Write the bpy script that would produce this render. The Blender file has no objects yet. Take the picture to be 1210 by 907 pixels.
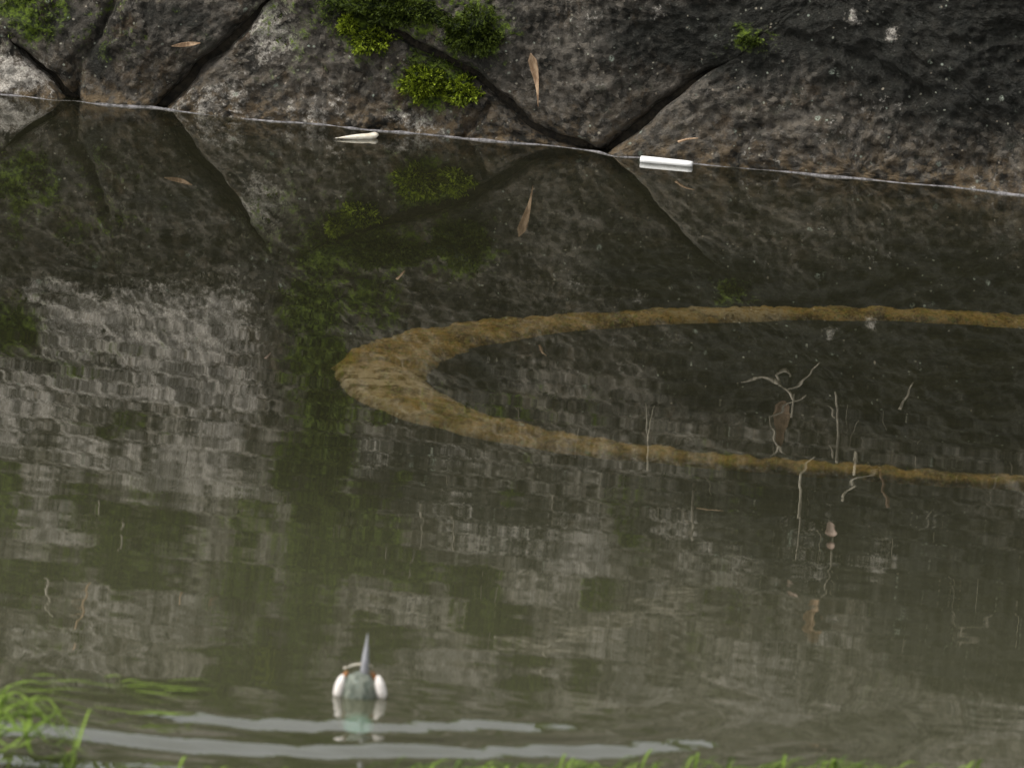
import bpy, bmesh, math, random
import numpy as np
from mathutils import Vector, Matrix, noise, kdtree
R = math.radians
random.seed(7); rng = np.random.default_rng(7)
scene = bpy.context.scene
C = scene.collection

# ---------------------------------------------------------------- camera
PW, PH = 1210, 907                      # photograph size
DIST, HGT, YAW, PITCH, ROLL, FOV = 12.0, 2.1, R(11), R(11.35), R(3.7), R(6.05)
fw = Vector((-math.sin(YAW)*math.cos(PITCH), math.cos(YAW)*math.cos(PITCH), -math.sin(PITCH)))
rt = fw.cross(Vector((0, 0, 1))).normalized(); up = rt.cross(fw)
rt, up = rt*math.cos(ROLL)+up*math.sin(ROLL), up*math.cos(ROLL)-rt*math.sin(ROLL)
CAM = Vector((DIST*math.sin(YAW), -DIST*math.cos(YAW), HGT))
FOC = PW/2/math.tan(FOV/2)
cd = bpy.data.cameras.new('camera'); cam = bpy.data.objects.new('camera', cd); C.objects.link(cam)
M = Matrix((rt, up, -fw)).transposed().to_4x4(); M.translation = CAM
cam.matrix_world = M
cd.sensor_width = 36; cd.lens = 18/math.tan(FOV/2); cd.clip_start = .1; cd.clip_end = 500
cd.dof.use_dof = True; cd.dof.focus_distance = 12.1; cd.dof.aperture_fstop = 20
scene.camera = cam

# ---------------------------------------------------------------- sky, sun, exposure
SUN_EL, SUN_AZ = R(58), R(-122)         # high, behind the viewer's left shoulder, veiled by cloud
w = bpy.data.worlds.new('World'); scene.world = w; w.use_nodes = True
nt = w.node_tree; bg = nt.nodes['Background']
sky = nt.nodes.new('ShaderNodeTexSky'); sky.sky_type = 'NISHITA'; sky.sun_disc = False
sky.sun_elevation = SUN_EL; sky.sun_rotation = SUN_AZ; sky.air_density = 1.6; sky.dust_density = 3; sky.ozone_density = .6
bw = nt.nodes.new('ShaderNodeRGBToBW'); mg = nt.nodes.new('ShaderNodeMix'); mg.data_type = 'RGBA'; mg.inputs[0].default_value = .88   # cloud veil greys the sky
nt.links.new(sky.outputs[0], bw.inputs[0]); nt.links.new(sky.outputs[0], mg.inputs[6]); nt.links.new(bw.outputs[0], mg.inputs[7]); nt.links.new(mg.outputs[2], bg.inputs[0]); bg.inputs[1].default_value = .11
sl = bpy.data.lights.new('sun', 'SUN'); sl.energy = 1.5; sl.angle = R(28); sl.color = (1, .96, .9)
so = bpy.data.objects.new('sun', sl); C.objects.link(so)
sd = Vector((math.sin(SUN_AZ)*math.cos(SUN_EL), math.cos(SUN_AZ)*math.cos(SUN_EL), math.sin(SUN_EL)))
so.rotation_euler = sd.to_track_quat('Z', 'Y').to_euler(); so.location = (0, -3, 6)
scene.view_settings.view_transform = 'Standard'; scene.view_settings.look = 'None'
scene.view_settings.gamma = 1; scene.view_settings.exposure = .95
scene.render.engine = 'CYCLES'

# ---------------------------------------------------------------- measuring from the photograph
BAT = .06                               # batter of the wall (it leans back 6 %)
def ray(px, py): return fw*FOC + rt*(px-PW/2) - up*(py-PH/2)
def on_water(px, py, z=0.):
    d = ray(px, py); t = (z-CAM.z)/d.z; return CAM+d*t
def on_wall(px, py, refl):
    """(x, z) on the wall plane, seen directly or mirrored in the pond"""
    d = ray(px, py); c = CAM.copy()
    if refl: c.z *= -1; d.z *= -1
    t = (BAT*c.z-c.y)/(d.y-BAT*d.z); p = c+d*t
    return p.x, p.z
PXM = .00104                            # metres per photo pixel at the wall

# ---------------------------------------------------------------- helpers
def tag(o, label=None, cat=None, group=None, kind=None):
    if label: o['label'] = label
    if cat: o['category'] = cat
    if group: o['group'] = group
    if kind: o['kind'] = kind
    return o
def empty(name, loc=(0, 0, 0)):
    o = bpy.data.objects.new(name, None); o.empty_display_size = .03; C.objects.link(o); o.location = loc; return o
def mesh(name, verts, faces, mat, parent=None, smooth=True, attrs=None):
    me = bpy.data.meshes.new(name)
    me.from_pydata([tuple(v) for v in verts], [], faces); me.update()
    if attrs:
        for k, a in attrs.items():
            at = me.attributes.new(k, 'FLOAT', 'POINT'); at.data.foreach_set('value', np.asarray(a, dtype=np.float32))
    if smooth: me.polygons.foreach_set('use_smooth', [True]*len(me.polygons))
    if mat: me.materials.append(mat)
    o = bpy.data.objects.new(name, me); C.objects.link(o)
    if parent:
        o.parent = parent
        o.matrix_parent_inverse = Matrix.Translation(-Vector(parent.location))
    return o
def tube_data(pts, rad, seg=7, jit=0., base=0):
    pts = [Vector(p) for p in pts]; n = len(pts); V = []; F = []
    prev = None
    for i, p in enumerate(pts):
        t = (pts[min(i+1, n-1)]-pts[max(i-1, 0)]).normalized()
        a = prev if prev else Vector((.3, .5, .8))
        s = t.cross(a)
        if s.length < 1e-4: s = t.cross(Vector((1, 0, 0)))
        s.normalize(); u = s.cross(t).normalized(); prev = u
        r = rad[i] if hasattr(rad, '__len__') else rad
        for k in range(seg):
            q = 2*math.pi*k/seg; rr = r*(1+jit*random.uniform(-1, 1))
            V.append(p+(s*math.cos(q)+u*math.sin(q))*rr)
    for i in range(n-1):
        for k in range(seg):
            F.append((base+i*seg+k, base+i*seg+(k+1) % seg, base+(i+1)*seg+(k+1) % seg, base+(i+1)*seg+k))
    F.append(tuple(base+k for k in range(seg))[::-1]); F.append(tuple(base+(n-1)*seg+k for k in range(seg)))
    return V, F
def spline(pts, n=6):
    """Catmull-Rom through 3-D points"""
    P = [Vector(p) for p in pts]; P = [P[0]*2-P[1]]+P+[P[-1]*2-P[-2]]; out = []
    for i in range(1, len(P)-2):
        for k in range(n):
            t = k/n; a, b, c, d = P[i-1], P[i], P[i+1], P[i+2]
            out.append(.5*((2*b)+(c-a)*t+(2*a-5*b+4*c-d)*t*t+(3*b-a-3*c+d)*t**3))
    out.append(P[-2]); return out

# ---------------------------------------------------------------- materials
class NT:
    def __init__(s, name):
        s.m = bpy.data.materials.new(name); s.m.use_nodes = True; s.t = s.m.node_tree; s.t.nodes.clear()
        s.out = s.n('ShaderNodeOutputMaterial')
    def n(s, ty, **kw):
        o = s.t.nodes.new(ty)
        for k, v in kw.items(): setattr(o, k, v)
        return o
    def l(s, a, b): s.t.links.new(a, b)
    def put(s, sock, v):
        if isinstance(v, bpy.types.NodeSocket): s.l(v, sock)
        elif v is not None:
            if sock.type == 'RGBA' and len(v) == 3: v = (*v, 1)
            sock.default_value = v
    def coord(s): return s.n('ShaderNodeTexCoord').outputs['Object']
    def noise(s, vec, scale, detail=4, rough=.55, dist=0):
        o = s.n('ShaderNodeTexNoise'); s.put(o.inputs['Vector'], vec); o.inputs['Scale'].default_value = scale
        o.inputs['Detail'].default_value = detail; o.inputs['Roughness'].default_value = rough; o.inputs['Distortion'].default_value = dist
        return o.outputs['Fac']
    def voro(s, vec, scale, feature='F1'):
        o = s.n('ShaderNodeTexVoronoi', feature=feature); s.put(o.inputs['Vector'], vec); o.inputs['Scale'].default_value = scale
        return o
    def map(s, vec, scale=(1, 1, 1), loc=(0, 0, 0), rot=(0, 0, 0)):
        o = s.n('ShaderNodeMapping'); s.put(o.inputs['Vector'], vec); o.inputs['Scale'].default_value = scale
        o.inputs['Location'].default_value = loc; o.inputs['Rotation'].default_value = rot; return o.outputs[0]
    def math(s, op, a, b=0., c=None, clamp=False):
        o = s.n('ShaderNodeMath', operation=op, use_clamp=clamp); s.put(o.inputs[0], a); s.put(o.inputs[1], b)
        if c is not None: s.put(o.inputs[2], c)
        return o.outputs[0]
    def step(s, v, lo, hi, a=0., b=1.):
        o = s.n('ShaderNodeMapRange', interpolation_type='SMOOTHSTEP'); s.put(o.inputs[0], v)
        for i, q in enumerate((lo, hi, a, b)): o.inputs[i+1].default_value = q
        return o.outputs[0]
    def mix(s, f, a, b, blend='MIX'):
        o = s.n('ShaderNodeMix', data_type='RGBA', blend_type=blend); s.put(o.inputs[0], f); s.put(o.inputs[6], a); s.put(o.inputs[7], b)
        return o.outputs[2]
    def attr(s, name): return s.n('ShaderNodeAttribute', attribute_name=name).outputs['Fac']
    def bump(s, h, dist, strength=1., nrm=None):
        o = s.n('ShaderNodeBump'); s.put(o.inputs['Height'], h); o.inputs['Distance'].default_value = dist; o.inputs['Strength'].default_value = strength
        if nrm is not None: s.l(nrm, o.inputs['Normal'])
        return o.outputs[0]
    def bsdf(s, col, rough=.8, nrm=None, spec=.3, **kw):
        o = s.n('ShaderNodeBsdfPrincipled'); s.put(o.inputs['Base Color'], col); s.put(o.inputs['Roughness'], rough)
        o.inputs['Specular IOR Level'].default_value = spec
        if nrm is not None: s.l(nrm, o.inputs['Normal'])
        for k, v in kw.items(): s.put(o.inputs[k], v)
        s.l(o.outputs[0], s.out.inputs[0]); return o

def m_stone():
    s = NT('weathered_stone'); v = s.coord()
    big = s.noise(v, 9, 6, .6); mid = s.noise(v, 42, 6, .65, .4); fine = s.noise(v, 170, 5, .7); grit = s.noise(v, 420, 3, .7)
    streak = s.noise(s.map(v, (1, 1, .45), rot=(0, R(28), 0)), 70, 5, .65, .6)
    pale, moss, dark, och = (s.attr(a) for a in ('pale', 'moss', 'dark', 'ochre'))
    f = s.math('ADD', s.math('MULTIPLY', big, .35), s.math('ADD', s.math('MULTIPLY', mid, .35), s.math('MULTIPLY', streak, .3)))
    c = s.mix(s.step(f, .42, .56), (.020, .018, .013), (.175, .155, .128))
    crumb = s.voro(s.map(v, (1, 1, 1.3), rot=(0, R(30), 0)), 130); ck = s.n('ShaderNodeSeparateColor'); s.l(crumb.outputs['Color'], ck.inputs[0])
    c = s.mix(s.math('MULTIPLY', s.step(ck.outputs[0], .55, .95), .55), c, (.27, .235, .19))
    c = s.mix(s.math('MULTIPLY', s.step(ck.outputs[1], .60, .95), .60), c, (.014, .014, .010))
    c = s.mix(s.math('MULTIPLY', s.step(s.noise(v, 33, 4, .65), .54, .68), .5), c, (.15, .10, .055))
    c = s.mix(s.math('MULTIPLY', s.step(fine, .50, .70), s.step(streak, .42, .62, .0, .8)), c, (.33, .30, .265))
    c = s.mix(s.math('MULTIPLY', s.step(mid, .56, .66), .55), c, (.045, .052, .030))
    c = s.mix(s.math('MULTIPLY', s.attr('dry'), s.step(streak, .36, .60, .12, .62)), c, s.mix(s.step(fine, .4, .62), (.27, .25, .20), (.54, .50, .42)))
    c = s.mix(s.math('MULTIPLY', s.math('SUBTRACT', 1., s.attr('dry')), .34), c, (.012, .012, .010))     # damp stone near the pond
    # ochre growth close to the waterline
    c = s.mix(s.math('MULTIPLY', och, s.step(s.noise(v, 75, 4, .6), .42, .62), clamp=True), c, (.19, .135, .075))
    # dark patches; on the right they paint shade into the stone colour
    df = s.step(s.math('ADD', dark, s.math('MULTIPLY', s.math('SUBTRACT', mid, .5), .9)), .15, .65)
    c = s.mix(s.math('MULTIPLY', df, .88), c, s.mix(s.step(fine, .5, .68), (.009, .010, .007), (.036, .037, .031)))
    # pale crustose lichen
    pn = s.math('ADD', s.math('MULTIPLY', s.math('SUBTRACT', mid, .5), 1.3), s.math('MULTIPLY', s.math('SUBTRACT', fine, .5), 1.5))
    pf = s.step(s.math('ADD', pale, pn), .42, .85)
    c = s.mix(pf, c, s.mix(s.step(grit, .4, .65), (.36, .33, .285), (.70, .65, .58)))
    # scattered specks of blue-green and white lichen
    vo = s.voro(v, 60); sp = s.math('MULTIPLY', s.step(vo.outputs['Distance'], .30, .16), s.step(s.n('ShaderNodeSeparateColor').outputs[0] if False else s.noise(v, 23, 2), .60, .66))
    c = s.mix(s.math('MULTIPLY', sp, s.step(grit, .4, .55)), c, (.34, .38, .31))
    v2 = s.voro(v, 150); c2 = s.n('ShaderNodeSeparateColor'); s.l(v2.outputs['Color'], c2.inputs[0])
    fl = s.math('MULTIPLY', s.step(s.math('ADD', v2.outputs['Distance'], s.math('MULTIPLY', fine, .5)), .56, .40), s.step(c2.outputs[0], .84, .97))
    c = s.mix(s.math('MULTIPLY', fl, .85), c, s.mix(c2.outputs[1], (.40, .33, .25), (.38, .44, .36)))
    # thin moss film
    mf = s.step(s.math('ADD', moss, s.math('ADD', s.math('MULTIPLY', s.math('SUBTRACT', mid, .5), 1.2), s.math('MULTIPLY', s.math('SUBTRACT', fine, .5), .8))), .30, .62)
    c = s.mix(mf, c, s.mix(s.step(fine, .38, .66), (.024, .040, .005), (.14, .20, .018)))
    h = s.math('ADD', s.math('MULTIPLY', mid, .5), s.math('ADD', s.math('MULTIPLY', fine, .45), s.math('MULTIPLY', grit, .25)))
    s.bsdf(c, s.step(dark, 0, 1, .82, .55), s.bump(s.math('ADD', h, s.math('MULTIPLY', ck.outputs[2], .12)), .016, 1.), .25); return s.m
def m_simple(name, c1, c2, scale=60, rough=.75, bump=.002, stretch=(1, 1, 1), spec=.3, **kw):
    s = NT(name); v = s.map(s.coord(), stretch); n1 = s.noise(v, scale, 5, .6); n2 = s.noise(v, scale*4, 3, .6)
    f = s.math('ADD', s.math('MULTIPLY', n1, .65), s.math('MULTIPLY', n2, .35))
    s.bsdf(s.mix(s.step(f, .36, .64), c1, c2), rough, s.bump(f, bump), spec, **kw); return s.m
def m_leaf(name, dark, light, tint=(.3, .3, .05), rough=.6, trans=.25):
    s = NT(name); r = s.attr('rnd'); v = s.coord()
    f = s.math('ADD', s.math('MULTIPLY', r, .7), s.math('MULTIPLY', s.noise(v, 40, 3), .5))
    c = s.mix(s.step(f, .25, .95), dark, light)
    b = s.bsdf(c, rough, None, .25); tr = s.n('ShaderNodeBsdfTranslucent'); s.l(c, tr.inputs[0])
    mx = s.n('ShaderNodeMixShader'); mx.inputs[0].default_value = trans; s.l(b.outputs[0], mx.inputs[1]); s.l(tr.outputs[0], mx.inputs[2])
    s.l(mx.outputs[0], s.out.inputs[0]); return s.m
def m_water():
    s = NT('pond_water'); v = s.coord()
    sep = s.n('ShaderNodeSeparateXYZ'); s.l(v, sep.inputs[0]); y = sep.outputs[1]
    ruff = s.step(y, -1.55, -2.8, .02, 1.)                       # sheltered at the wall, ruffled in the open pond
    gust = s.step(s.noise(s.map(v, (1, .4, 1)), 2.2, 2), .35, .65, .45, 1.2)
    amp = s.math('MULTIPLY', ruff, gust)
    a = s.math('SUBTRACT', s.noise(s.map(v, (11, 38, 1), rot=(.5, .35, .7)), 1, 5, .65, .6), .5)
    b = s.math('SUBTRACT', s.noise(s.map(v, (30, 110, 1), (3, 5, 0), (.4, .6, .35)), 1, 4, .65, .6), .5)
    e = s.math('SUBTRACT', s.noise(s.map(v, (70, 30, 1), (9, 2, 0), (.3, .5, .6)), 1, 2, .5), .5)
    ny = s.math('MULTIPLY', amp, s.math('ADD', s.math('MULTIPLY', a, .0055), s.math('MULTIPLY', b, .011)))
    nx = s.math('MULTIPLY', amp, s.math('MULTIPLY', e, .003))
    cb = s.n('ShaderNodeCombineXYZ'); s.l(nx, cb.inputs[0]); s.l(ny, cb.inputs[1])
    g = s.n('ShaderNodeNewGeometry')
    ad = s.n('ShaderNodeVectorMath', operation='ADD'); s.l(g.outputs['Normal'], ad.inputs[0]); s.l(cb.outputs[0], ad.inputs[1])
    nm = s.n('ShaderNodeVectorMath', operation='NORMALIZE'); s.l(ad.outputs[0], nm.inputs[0])
    fr = s.n('ShaderNodeFresnel'); fr.inputs['IOR'].default_value = 2.0; s.l(nm.outputs[0], fr.inputs['Normal'])
    gl = s.n('ShaderNodeBsdfGlossy'); gl.inputs['Roughness'].default_value = .004; gl.inputs['Color'].default_value = (.97, .97, .95, 1); s.l(nm.outputs[0], gl.inputs['Normal'])
    tp = s.n('ShaderNodeBsdfTransparent'); tp.inputs[0].default_value = (.86, .84, .68, 1)
    df = s.n('ShaderNodeBsdfDiffuse'); df.inputs[0].default_value = (.22, .22, .13, 1)      # suspended silt
    m1 = s.n('ShaderNodeMixShader'); s.l(s.step(y, -1.5, -3.0, .04, .22), m1.inputs[0]); s.l(tp.outputs[0], m1.inputs[1]); s.l(df.outputs[0], m1.inputs[2])
    m2 = s.n('ShaderNodeMixShader'); s.l(fr.outputs[0], m2.inputs[0]); s.l(m1.outputs[0], m2.inputs[1]); s.l(gl.outputs[0], m2.inputs[2])
    s.l(m2.outputs[0], s.out.inputs[0]); return s.m

def m_kerb():
    s = NT('silted_concrete'); v = s.coord(); n1 = s.noise(v, 38, 6, .7); n2 = s.noise(v, 160, 4, .7); n3 = s.noise(v, 7, 3, .6)
    c = s.mix(s.step(n1, .36, .62), (.12, .075, .022), (.50, .33, .11))
    c = s.mix(s.math('MULTIPLY', s.step(n2, .50, .62), .8), c, (.24, .27, .06))
    n4 = s.noise(v, 330, 3, .7); c = s.mix(s.math('MULTIPLY', s.step(n4, .52, .64), .7), c, (.56, .42, .22)); c = s.mix(s.math('MULTIPLY', s.step(n4, .46, .36), .7), c, (.07, .05, .02))
    c = s.mix(s.math('MULTIPLY', s.step(n3, .52, .64), s.step(n2, .35, .6)), c, (.55, .45, .33))
    tip = s.n('ShaderNodeVectorMath', operation='DISTANCE'); s.l(v, tip.inputs[0]); tip.inputs[1].default_value = on_water(442, 450, -.012)
    c = s.mix(s.math('MULTIPLY', s.step(tip.outputs['Value'], .12, .03), s.step(n1, .40, .58)), c, (.66, .56, .45))
    s.bsdf(c, .95, s.bump(n1, .004), .1); return s.m
STONE = m_stone(); WATER = m_water()
EARTH = m_simple('dark_joint_earth', (.008, .007, .005), (.035, .028, .018), 50, .9, .006)
SILT = m_simple('pond_silt', (.008, .009, .005), (.026, .026, .013), 14, .95, .006)
SOIL = m_simple('bank_soil', (.03, .035, .012), (.09, .08, .04), 12, .95, .01)
KERB = m_kerb(); LIPGREY = m_simple('grey_lip', (.05, .048, .046), (.22, .21, .215), 70, .6, .0008)
BARK = m_simple('grey_dead_bark', (.13, .115, .09), (.36, .32, .255), 90, .8, .001, (1, 1, .3))
PALE = m_simple('bleached_stalk', (.25, .22, .165), (.45, .41, .33), 120, .7, .0006, (1, 1, .2))
RED = m_simple('reddish_stalk', (.12, .078, .05), (.26, .175, .12), 90, .7, .0006)
TAN = m_simple('dry_tan_leaf', (.24, .15, .085), (.48, .34, .22), 70, .7, .0006, (1, 1, .4))
PINK = m_simple('faded_pink_leaf', (.36, .24, .19), (.60, .46, .38), 90, .7, .0006)
WOOD = m_simple('peeled_white_wood', (.86, .85, .83), (.93, .92, .90), 60, .5, .0004, (.2, 1, 1))
CREAM = m_simple('cream_sheath', (.66, .58, .44), (.88, .83, .72), 70, .5, .0004, (.3, 1, 1))
MOSSB = m_leaf('bright_moss', (.025, .04, .004), (.30, .38, .028))
MOSSD = m_leaf('dark_moss', (.014, .024, .004), (.095, .13, .016))
GRASS = m_leaf('fresh_grass', (.05, .09, .010), (.21, .31, .045), trans=.35)

# ---------------------------------------------------------------- the stone wall
def blobs(lst):
    out = []
    for b in lst:
        px, py, refl, r, st = b[:5]; x, z = on_wall(px, py, refl)
        rz = b[5] if len(b) > 5 else r
        out.append((x, z, r*PXM, rz*PXM, st))
    return out
D, F_ = False, True
PALEB = blobs([(600, 800, 1, 400, .42, 90), (1000, 830, 1, 300, .40, 70), (100, 800, 1, 250, .5, 80), (150, 470, 1, 200, .52, 140), (300, 130, 0, 120, .25, 40),
    (90, 385, 1, 60, .95), (190, 390, 1, 90, 1.1, 60), (260, 375, 1, 55, .85), (130, 450, 1, 110, .85, 40), (260, 450, 1, 80, .6, 40),
    (230, 545, 1, 110, .8, 50), (60, 600, 1, 90, .85, 50), (10, 500, 1, 70, .6), (325, 35, 0, 42, .75), (15, 95, 0, 40, .7), (700, 15, 0, 60, .35, 30),
    (680, 420, 1, 90, .30, 45), (700, 655, 1, 32, .9, 50), (872, 662, 1, 26, .7, 30), (945, 868, 1, 30, .95, 36), (425, 662, 1, 30, .5, 20),
    (1130, 860, 1, 40, .6, 40), (815, 830, 1, 45, .5, 40), (130, 765, 1, 130, .35, 35), (140, 700, 1, 40, .6, 30), (1040, 665, 1, 14, .7, 40),
    (735, 650, 1, 60, .4, 60), (1056, 40, 0, 9, .8, 13), (1030, 120, 0, 60, .35, 20), (960, 150, 0, 90, .3, 25), (620, 745, 1, 90, .3, 30), (1010, 20, 0, 14, .6),
    (480, 140, 0, 60, .35, 20), (400, 130, 0, 60, .3, 20), (40, 345, 1, 14, 1., 16), (778, 14, 0, 9, .8), (560, 690, 1, 40, .3), (20, 690, 1, 40, .5), (230, 680, 1, 60, .35)])
MOSSBL = blobs([(430, 35, 0, 40, .6), (510, 95, 0, 50, .6), (470, 15, 0, 70, .75, 30), (560, 30, 0, 50, .65, 40), (385, 300, 1, 50, .6), (375, 360, 1, 45, .8), (380, 420, 1, 40, .8),
    (385, 480, 1, 40, .85), (385, 540, 1, 40, .85), (380, 600, 1, 42, .9), (375, 660, 1, 45, .9), (370, 720, 1, 40, .8), (345, 770, 1, 45, .7), (25, 215, 1, 60, .55), (20, 385, 1, 45, .65),
    (110, 240, 1, 90, .35), (180, 590, 1, 60, .45, 30), (300, 600, 1, 50, .5), (110, 610, 1, 50, .55, 30), (320, 770, 1, 25, .9, 40), (890, 45, 0, 32, .55, 20), (440, 350, 1, 50, .55),
    (90, 665, 1, 60, .5, 30), (200, 640, 1, 70, .45, 40), (280, 700, 1, 60, .55), (60, 740, 1, 60, .4), (530, 270, 1, 60, .3), (40, 15, 0, 40, .3, 20), (500, 850, 1, 200, .35, 50),
    (700, 840, 1, 160, .3, 50), (150, 850, 1, 200, .5, 60), (1000, 790, 1, 160, .25, 50), (330, 250, 1, 60, .4)])
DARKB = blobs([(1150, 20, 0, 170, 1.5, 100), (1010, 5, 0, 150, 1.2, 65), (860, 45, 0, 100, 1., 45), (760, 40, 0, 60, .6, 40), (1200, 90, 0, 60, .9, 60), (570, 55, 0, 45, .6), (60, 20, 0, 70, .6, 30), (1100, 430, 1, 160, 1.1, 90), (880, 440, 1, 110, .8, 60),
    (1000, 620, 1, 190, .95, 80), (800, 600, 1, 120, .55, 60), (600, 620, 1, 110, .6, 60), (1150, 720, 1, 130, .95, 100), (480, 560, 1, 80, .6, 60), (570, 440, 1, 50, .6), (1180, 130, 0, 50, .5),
    (960, 720, 1, 110, .4), (220, 20, 0, 70, .5, 20), (760, 70, 0, 60, .45, 25), (1130, 600, 1, 100, .5), (330, 330, 1, 40, .4), (120, 70, 0, 16, .9, 22), (1000, 90, 0, 100, .35, 30)])  # darkening spots; the right-hand ones are shade painted on the wall
GROOVES = []
for pts, wd, dp in (([(90, 116), (96, 70), (118, 40), (140, -10)], 6, .016), ([(192, 126), (222, 96), (250, 72), (300, 18)], 7, .014), ([(545, 164), (578, 126)], 5, .014),
                    ([(560, 162), (640, 158), (700, 172)], 4, .006), ([(860, 190), (900, 150), (930, 140)], 6, .006), ([(1100, 110), (1010, 60), (930, 40)], 8, .008)):
    GROOVES.append(([on_wall(a, b, False) for a, b in pts], wd*PXM, dp))
def blob_val(B, X, Z):
    o = np.zeros_like(X)
    for x, z, rx, rz, st in B:
        o = np.maximum(o, st*np.exp(-(((X-x)/rx)**2+((Z-z)/rz)**2)*.7))
    return o
def seg_dist(X, Z, a, b):
    ax, az = a; dx, dz = b[0]-ax, b[1]-az; L = dx*dx+dz*dz
    t = np.clip(((X-ax)*dx+(Z-az)*dz)/L, 0, 1); return np.hypot(X-ax-t*dx, Z-az-t*dz)

wall = empty('stone_wall'); tag(wall, 'mossy retaining wall of rough diamond-set stones rising from the pond', 'wall')
# joint lattice: valley-laid diamonds; the joints by the water are measured, the others follow the same rhythm
def wpt(px, py): return on_wall(px, py, False)
PIT = .605; X0 = wpt(712, 182)[0]
ROWZ = [-.20, -.012, .205, .43, .655, .82, .94]
lat = {}
for r, z in enumerate(ROWZ):
    off = 0 if r % 2 else .5
    for i in range(-5, 6):
        j = .035 if 0 < r < len(ROWZ)-1 else .0
        lat[(r, i)] = (X0+(i+off)*PIT+random.uniform(-j, j), z+random.uniform(-j, j)*.7)
lat[(1, 0)] = wpt(712, 186); lat[(1, -1)] = wpt(132, 172); lat[(1, 1)] = wpt(1330, 262)
lat[(2, -1)] = wpt(352, -28); lat[(2, 0)] = wpt(985, -18); lat[(2, -2)] = wpt(-60, -55)
lat[(3, -1)] = on_wall(200, 600, True); lat[(3, 0)] = on_wall(690, 600, True); lat[(4, -1)] = on_wall(380, 790, True)
polys = []
for r in range(0, len(ROWZ)):
    for i in range(-4, 5):
        # diamond whose left and right corners sit on row r
        l, rr_ = (r, i), (r, i+1)
        bi = i+1 if r % 2 == 0 else i
        b, t = (r-1, bi), (r+1, bi)
        if l not in lat or rr_ not in lat: continue
        p = [lat[l], lat[b] if b in lat else None, lat[rr_], lat[t] if t in lat else None]
        p = [q for q in p if q is not None]
        if len(p) >= 3: polys.append((r, i, p))
SHUT = blobs([(900, 55, 0, 75, 1., 45), (985, -18, 0, 110, 1., 70), (1090, 70, 0, 110, 1., 70), (1210, 160, 0, 130, 1., 80), (20, 30, 0, 40, .8, 30)])
def closed(X, Z):
    # higher up and on the darkened right side the joints are filled flush with earth and moss
    hi = np.clip((Z-.105)/.07, 0, 1); return np.clip(np.maximum(hi*hi*(3-2*hi)*.97, np.minimum(1, blob_val(SHUT, X, Z)*1.4)), 0, 1)
def warp(x, z):
    v = Vector((x*5.5, 3.1, z*5.5)); n = noise.noise_vector(v); m = noise.noise_vector(v*5+Vector((9, 2, 4)))
    return x+n.x*.024+m.x*.007, z+n.z*.024+m.z*.007
ALLV = []; ALLN = []; ALLM = []
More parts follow.
